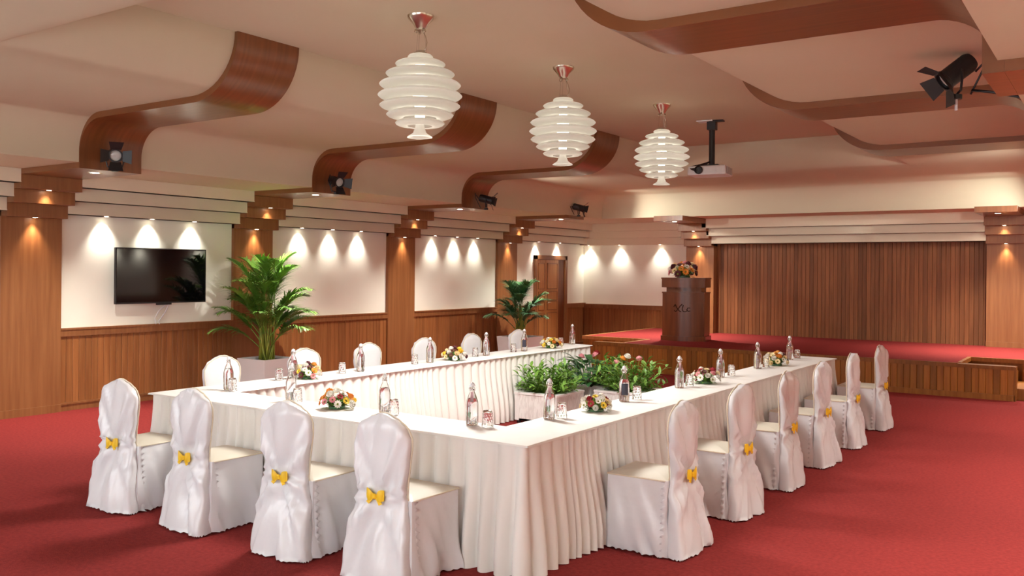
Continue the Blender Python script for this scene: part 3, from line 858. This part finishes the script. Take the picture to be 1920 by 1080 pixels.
BOT = [  # x, y, glass offset (dx,dy), where
    (-5.90, 4.74-.1, .10, -.04, 'at the left front table corner', 0),
    (-5.04, 4.52, .09, -.02, 'left of the front table flowers', 0),
    (-6.02, 5.42, -.03, -.13, 'on left arm before the palm pot', 1),
    (-4.14, 4.54, .11, -.03, 'right of the front table flowers', 0),
    (-3.37, 4.50, .12, .0, 'at the inner right corner, nearest the camera', 2),
    (-3.10, 4.98, .04, .09, 'on right arm, left of its nearest flowers', 1),
    (-3.08, 6.00, .03, .15, 'on right arm before the leafy planters', 3),
    (-3.08, 7.00, .03, .14, 'on right arm, left of its middle flowers', 1),
    (-3.08, 7.92, .03, .20, 'on right arm, right of its middle flowers', 1),
    (-3.07, 8.90, .03, .17, 'on right arm, left of its farthest flowers', 1),
    (-3.10, 10.05, .03, .18, 'on right arm nearest the stage', 1),
    (-5.98, 6.22, -.02, -.22, 'on left arm before the third chair', 1),
    (-6.00, 7.27, -.02, -.22, 'on left arm, left of its middle flowers', 1),
    (-6.00, 8.27, -.02, -.18, 'on left arm, right of its middle flowers', 1),
    (-5.98, 9.02, -.02, -.20, 'on left arm before the far palm pot', 3),
    (-6.05, 10.28, -.02, -.26, 'at the far end of left arm', 1)]
for k, (x, y, dx, dy, wh, kind) in enumerate(BOT):
    t = thing('water_bottle', 'swing-top water bottle '+wh, 'bottle', (x, y, .7555), .7*k, 'swing-top water bottles')
    put('bottle_glass', bot_glass, t); put('water', bot_water, t); put('stopper', bot_stop, t); put('swing_clasp', bot_wire, t)
    if kind == 3:
        t.rotation_euler.z = R(34); put('bottle_label', bot_lab, t)
    elif kind in (1, 2):
        t.rotation_euler.z = R(34); put('neck_tag', neck_patch_m, t)
    t = thing('tumbler', 'upturned tumbler beside bottle '+wh, 'glass', (x+dx, y+dy, .7555), .3*k, 'upturned tumblers')
    put('tumbler_glass', glass_m, t); put('cut_facets', fac_m, t)

# ------------------------------------------------------------------ flowers
def blossom(kind):
    m = MB()
    if kind == 0:   # daisy
        for ring_, (n, r, tilt) in enumerate(((11, .030, .15), (8, .020, .6))):
            for k in range(n):
                a = 2*PI*k/n+ring_*.3; c, s = math.cos(a), math.sin(a); wv = .0075
                P_ = lambda d, o, z: (c*d-s*o, s*d+c*o, z)
                m.quad(P_(.004, -wv*.4, .002), P_(r*.6, -wv, .004+r*.5*tilt), P_(r, 0, .004+r*tilt), P_(r*.6, wv, .004+r*.5*tilt), P_(.004, wv*.4, .002))
    else:           # rose
        for ring_, (n, r, z0, h_) in enumerate(((6, .028, 0, .016), (5, .021, .003, .022), (4, .013, .006, .026))):
            for k in range(n):
                a = 2*PI*k/n+ring_*.5
                rows = []
                for i in range(4):
                    v = i/3; rad = r*(.35+.65*math.sin(v*PI*.62)); zz = z0+h_*v
                    rows.append([(rad*math.cos(a+o), rad*math.sin(a+o), zz-.004*abs(o)*v) for o in (-.7, -.25, .25, .7)])
                m.rings(rows, False)
    return m
daisy = blossom(0); rose = blossom(1)
dcent = MB().lathe([(.008, .001), (.007, .006), (.001, .008)], 10)
fm = {}
def fmesh(kind, material):
    if (kind, material) not in fm:
        if kind == 0: fm[(kind, material)] = daisy.mesh('blossom', material, 1)
        else: fm[(kind, material)] = rose.mesh('blossom', material, 1)
    return fm[(kind, material)]
dcm = dcent.mesh('flower_centre', 'centre_green', 1)
def leaf_strip(m, base, dirv, length, width, droop, rnd, fold=.25, seg=5):
    d = Vector(dirv).normalized(); p = Vector(base); side = d.cross(Vector((0, 0, 1)))
    if side.length < .05: side = Vector((1, 0, 0))
    side.normalize(); rows = []
    for i in range(seg+1):
        t = i/seg; wv = width*math.sin(PI*min(1, .12+.88*t)**.9)*.5 if t < 1 else .0005
        wv = max(wv, .0006)
        up = side.cross(d).normalized()
        rows.append([p-side*wv+up*wv*fold, p.copy(), p+side*wv+up*wv*fold])
        p = p + d*(length/seg); d = (d + Vector((0, 0, -droop/seg))).normalized()
    m.rings(rows, False)
def greenery(radius, n, seed, zr=.05, material='leaf_dark', size=.05):
    rnd = random.Random(seed); m = MB()
    for k in range(n):
        a = rnd.uniform(0, 2*PI); el = rnd.uniform(-.1, 1.2); r0 = radius*rnd.uniform(.1, .5)
        leaf_strip(m, (r0*math.cos(a), r0*math.sin(a), .008+zr*rnd.uniform(0, .6)), (math.cos(a)*math.cos(el), math.sin(a)*math.cos(el), math.sin(el)), size*rnd.uniform(.7, 1.35), size*.36, .5, rnd, .2, 3)
    return m
def flower_dome(name, label, loc, scale, pal, seed, group, n=20):
    rnd = random.Random(seed)
    t = thing(name, label, 'flowers', loc, rnd.uniform(0, 6), group)
    o = greenery(.085, 150, seed).obj('greenery', 'leaf_green', t, smooth=1); o['kind'] = 'stuff'; o.scale = (scale,)*3
    MB().lathe([(.001, .0), (.05, 0), (.05, .015), (.001, .02)], 18).obj('foam_tray', 'leaf_dark', t).scale = (scale,)*3
    for k in range(n):
        fz = 1-(k+.5)/n*.92; a = k*2.39996+seed
        el = math.asin(fz); rad = .088
        dv = Vector((math.cos(a)*math.cos(el), math.sin(a)*math.cos(el), math.sin(el)))
        p = Vector((dv.x*rad*1.12, dv.y*rad*1.12, .018+dv.z*.082))*scale
        c = pal[rnd.randrange(len(pal))]; kind = 0 if rnd.random() < .55 else 1
        q = dv.to_track_quat('Z', 'Y')
        b = put('blossom', fmesh(kind, c), t, p); b.rotation_euler = q.to_euler(); b.scale = (scale*rnd.uniform(.72, 1.0),)*3
        if kind == 0: put('flower_centre', dcm, b)
    return t
WH = ['flower_white', 'flower_white', 'flower_cream']
flower_dome('flower_arrangement', 'low dome of orange, white and pink flowers in the middle of the front table', (-4.52, 4.47, .7555), 1.15, WH+['flower_white', 'flower_orange', 'flower_yellow', 'flower_red', 'flower_pink'], 4, 'table flower domes', 26)
flower_dome('flower_arrangement', 'flower dome with orange and white blooms at the near end of the left arm', (-5.96, 5.54, .7555), 1.15, WH+['flower_orange', 'flower_yellow', 'flower_maroon', 'flower_maroon', 'flower_pink'], 5, 'table flower domes', 26)
flower_dome('flower_arrangement', 'red and white flower dome at the near end of the right arm', (-3.02, 5.46, .7555), 1.05, WH+['flower_white', 'flower_red', 'flower_red', 'flower_yellow'], 7, 'table flower domes', 26)
flower_dome('flower_arrangement', 'red and white flower dome midway along the right arm', (-3.02, 7.42, .7555), 1.2, WH+['flower_white', 'flower_red', 'flower_maroon', 'flower_pink'], 9, 'table flower domes', 26)
flower_dome('flower_arrangement', 'cream and orange flower dome at the stage end of the right arm', (-3.02, 9.33, .7555), 1.2, WH+['flower_cream', 'flower_orange', 'flower_maroon'], 11, 'table flower domes', 26)
flower_dome('flower_arrangement', 'white and maroon flower dome midway along the left arm', (-5.96, 7.63, .7555), 1.2, WH+['flower_white', 'flower_maroon', 'flower_maroon', 'flower_yellow'], 13, 'table flower domes', 26)
flower_dome('flower_arrangement', 'white and yellow flower dome at the far end of the left arm', (-5.96, 9.60, .7555), 1.2, WH+['flower_cream', 'flower_maroon', 'flower_yellow', 'flower_orange'], 15, 'table flower domes', 26)
flower_dome('flower_arrangement', 'large bouquet of white, pink and orange flowers on top of the lectern', (-6.70, 15.36, HST+1.146), 2.5, WH+['flower_white', 'flower_pink', 'flower_orange', 'flower_maroon', 'flower_maroon'], 17, None, 26)

# ------------------------------------------------------------------ potted palms
def frond_mesh(length, lift, droop, leaf, seed, material):
    rnd = random.Random(seed); m = MB()
    p = Vector((0, 0, 0)); d = Vector((math.cos(lift), 0, math.sin(lift))); seg = 16; pts = [p.copy()]; dirs = [d.copy()]
    for i in range(seg):
        p = p+d*(length/seg); t = (i+1)/seg
        d = (d+Vector((.03, 0, -droop*t/seg*1.6))).normalized(); pts.append(p.copy()); dirs.append(d.copy())
    m.tube(pts, [.007*(1-i/seg*.8) for i in range(seg+1)], 5)
    nl = 40
    for k in range(nl):
        t = .28+.72*k/(nl-1); f = t*seg; i = min(seg-1, int(f)); q = pts[i].lerp(pts[i+1], f-i); dv = dirs[i]
        side = dv.cross(Vector((0, 0, 1))).normalized(); up = side.cross(dv)
        ln = leaf*math.sin(PI*(.18+.78*(t-.28)/.72))*rnd.uniform(.85, 1.15)
        for s in (-1, 1):
            dd = (side*s*(.9-.4*t)+dv*(.62+.3*t)+up*rnd.uniform(.05, .3)).normalized()
            leaf_strip(m, q, dd, ln, .020*leaf/.3, rnd.uniform(.6, 1.3), rnd, .15, 4)
    return m.mesh('frond', material, 1)
def palm(label, potlabel, loc, pw, ph, n, length, leafm, seed, lifts, leaf):
    t = thing('potted_palm', label, 'palm', (loc[0], loc[1], ph-.03), 0)
    rnd = random.Random(seed)
    pot = thing('planter', potlabel, 'planter', loc)
    h = pw/2; a = h*.9
    MB().rings([[(-a, -a, 0), (a, -a, 0), (a, a, 0), (-a, a, 0)], [(-h, -h, ph), (h, -h, ph), (h, h, ph), (-h, h, ph)], [(-h+.03, -h+.03, ph), (h-.03, -h+.03, ph), (h-.03, h-.03, ph), (-h+.03, h-.03, ph)], [(-h+.03, -h+.03, ph-.05), (h-.03, -h+.03, ph-.05), (h-.03, h-.03, ph-.05), (-h+.03, h-.03, ph-.05)]], True, True, False).obj('pot_body', 'white_pot', pot, bevel=.004)
    MB().box(-h+.032, h-.032, -h+.032, h-.032, ph-.06, ph-.035).obj('pot_soil', 'soil', pot)
    for k in range(n):
        az = k*2.39996+rnd.uniform(-.3, .3); f = k/n
        lift = lifts[0]+(lifts[1]-lifts[0])*f+rnd.uniform(-.06, .06)
        sh = (.62*(1-f)**1.3+rnd.uniform(.12, .30))*length
        sx, sy = rnd.uniform(-.09, .09), rnd.uniform(-.09, .09)
        tx, ty = sx+math.cos(az)*.06, sy+math.sin(az)*.06
        MB().tube([(sx, sy, 0), ((sx+tx)/2, (sy+ty)/2, sh*.5), (tx, ty, sh)], [.013, .011, .008], 6).obj('stem', 'stem_yellow', t, smooth=1)
        ln = length*rnd.uniform(.62, .90)
        fr_ = put('frond', frond_mesh(ln, lift, rnd.uniform(.9, 1.7), leaf, seed*100+k, leafm), t, (tx, ty, sh-.01), az)
    return t
palm('tall bright green palm with yellow stems before the second pillar', 'white square pot of the tall palm by the panelled wall', (-9.72, 8.28, 0), .56, .50, 36, .98, 'leaf_palm', 4, (1.52, .80), .30)
palm('smaller bluish green palm beside the door', 'white square pot of the smaller palm near the door', (-9.72, 14.52, 0), .66, .45, 24, .80, 'leaf_palm_blue', 8, (1.48, .75), .30)

# ------------------------------------------------------------------ planters in the middle of the tables
def planter(label, x0, x1, y0, y1, h):
    cx, cy = (x0+x1)/2, (y0+y1)/2
    t = thing('planter_box', label, 'planter', (cx, cy, 0), 0, 'white planter boxes inside the table square')
    a, b = (x1-x0)/2, (y1-y0)/2; f = .035
    m = MB()
    m.box(-a, a, -b, -b+.03, f, h).box(-a, a, b-.03, b, f, h).box(-a, -a+.03, -b+.03, b-.03, f, h).box(a-.03, a, -b+.03, b-.03, f, h).box(-a, a, -b, b, f, f+.02)
    m.obj('woven_side', 'woven_white', t)
    r = MB(); e = .012; q = .065
    r.box(-a-e, a+e, -b-e, -b+q, h, h+.022).box(-a-e, a+e, b-q, b+e, h, h+.022).box(-a-e, -a+q, -b+q, b-q, h, h+.022).box(a-q, a+e, -b+q, b-q, h, h+.022)
    r.obj('rim', 'white_pot', t)
    for sx in (-1, 1):
        for sy in (-1, 1):
            MB().box(sx*a-.05 if sx > 0 else -a-.006, a+.006 if sx > 0 else -a+.05, sy*b-.05 if sy > 0 else -b-.006, b+.006 if sy > 0 else -b+.05, f, h).obj('corner_post', 'white_pot', t)
            MB().lathe([(.022, 0), (.022, .04)], 12, (sx*(a-.03), sy*(b-.03), 0), True, True).obj('caster', 'black_plastic', t)
    MB().box(-a+.03, a-.03, -b+.03, b-.03, h-.06, h-.03).obj('soil_bed', 'soil', t)
    return t
planter('white woven planter box nearest the front table', -5.70, -5.16, 8.43, 9.02, .33)
planter('white planter box at the back of the group', -5.66, -5.14, 9.42, 10.0, .33)
planter('white planter box at the right of the group', -5.06, -4.50, 9.12, 9.70, .33)
def leafy(label, loc, n, length, width, material, seed, flowers, spread=.16, broad=False):
    rnd = random.Random(seed)
    t = thing('leafy_plant', label, 'plant', loc)
    m = MB()
    for k in range(n):
        a = rnd.uniform(0, 2*PI); el = rnd.uniform(.25, 1.45); r0 = spread*rnd.random()**.6
        b = Vector((r0*math.cos(a), r0*math.sin(a), 0)); d = Vector((math.cos(a)*math.cos(el), math.sin(a)*math.cos(el), math.sin(el)))
        ln = length*rnd.uniform(.6, 1.15)
        if broad == 'bush':
            tip = b+d*ln; pts_ = [b, b.lerp(tip, .5)+Vector((0, 0, .015)), tip]
            m.tube(pts_, .003, 4)
            for q in range(7):
                f_ = .25+.75*q/6; p0 = b.lerp(tip, f_); az = rnd.uniform(0, 6.28)
                leaf_strip(m, p0, (d.x*.6+math.cos(az)*.8, d.y*.6+math.sin(az)*.8, d.z*.5+rnd.uniform(-.1, .5)), rnd.uniform(.07, .13), width, .7, rnd, .25, 4)
        elif broad:
            tip = b+d*ln*.75; m.tube([b, b.lerp(tip, .5)+Vector((0, 0, .02)), tip], .004, 4)
            leaf_strip(m, tip, (d.x, d.y, d.z*.2), ln*.5, width, .9, rnd, .15, 5)
        else:
            leaf_strip(m, b+Vector((0, 0, ln*.25*rnd.random())), d, ln, width*rnd.uniform(.7, 1.2), rnd.uniform(.5, 1.5), rnd, .3, 6)
    o = m.obj('foliage', material, t, smooth=1); o['kind'] = 'stuff'
    for k, c in enumerate(flowers):
        a = k*2.4+seed; r0 = .10+.12*rnd.random(); hh = length*rnd.uniform(.85, 1.1)
        b = put('blossom', fmesh(1, c), t, (r0*math.cos(a), r0*math.sin(a), hh)); b.scale = (1.6,)*3; b.rotation_euler = (rnd.uniform(-.6, .6), rnd.uniform(-.6, .6), 0)
        MB().tube([(r0*.3*math.cos(a), r0*.3*math.sin(a), 0), (r0*math.cos(a), r0*math.sin(a), hh)], .004, 5).obj('flower_stalk', 'stem_yellow', t)
    return t
leafy('bushy bright green plant in the planter box nearest the front table', (-5.43, 8.72, .30), 95, .36, .036, 'leaf_green', 21, [], .15, 'bush')
leafy('dark broad leaved plant with pink blooms in the rear planter box', (-5.43, 9.70, .30), 130, .40, .10, 'leaf_dark', 22, ['flower_pink', 'flower_pink', 'flower_red'], .17, True)
leafy('mixed green plant with pink blooms in the right planter box', (-4.78, 9.41, .30), 90, .40, .036, 'leaf_green', 23, ['flower_pink', 'flower_pink', 'flower_orange', 'flower_white'], .16, 'bush')
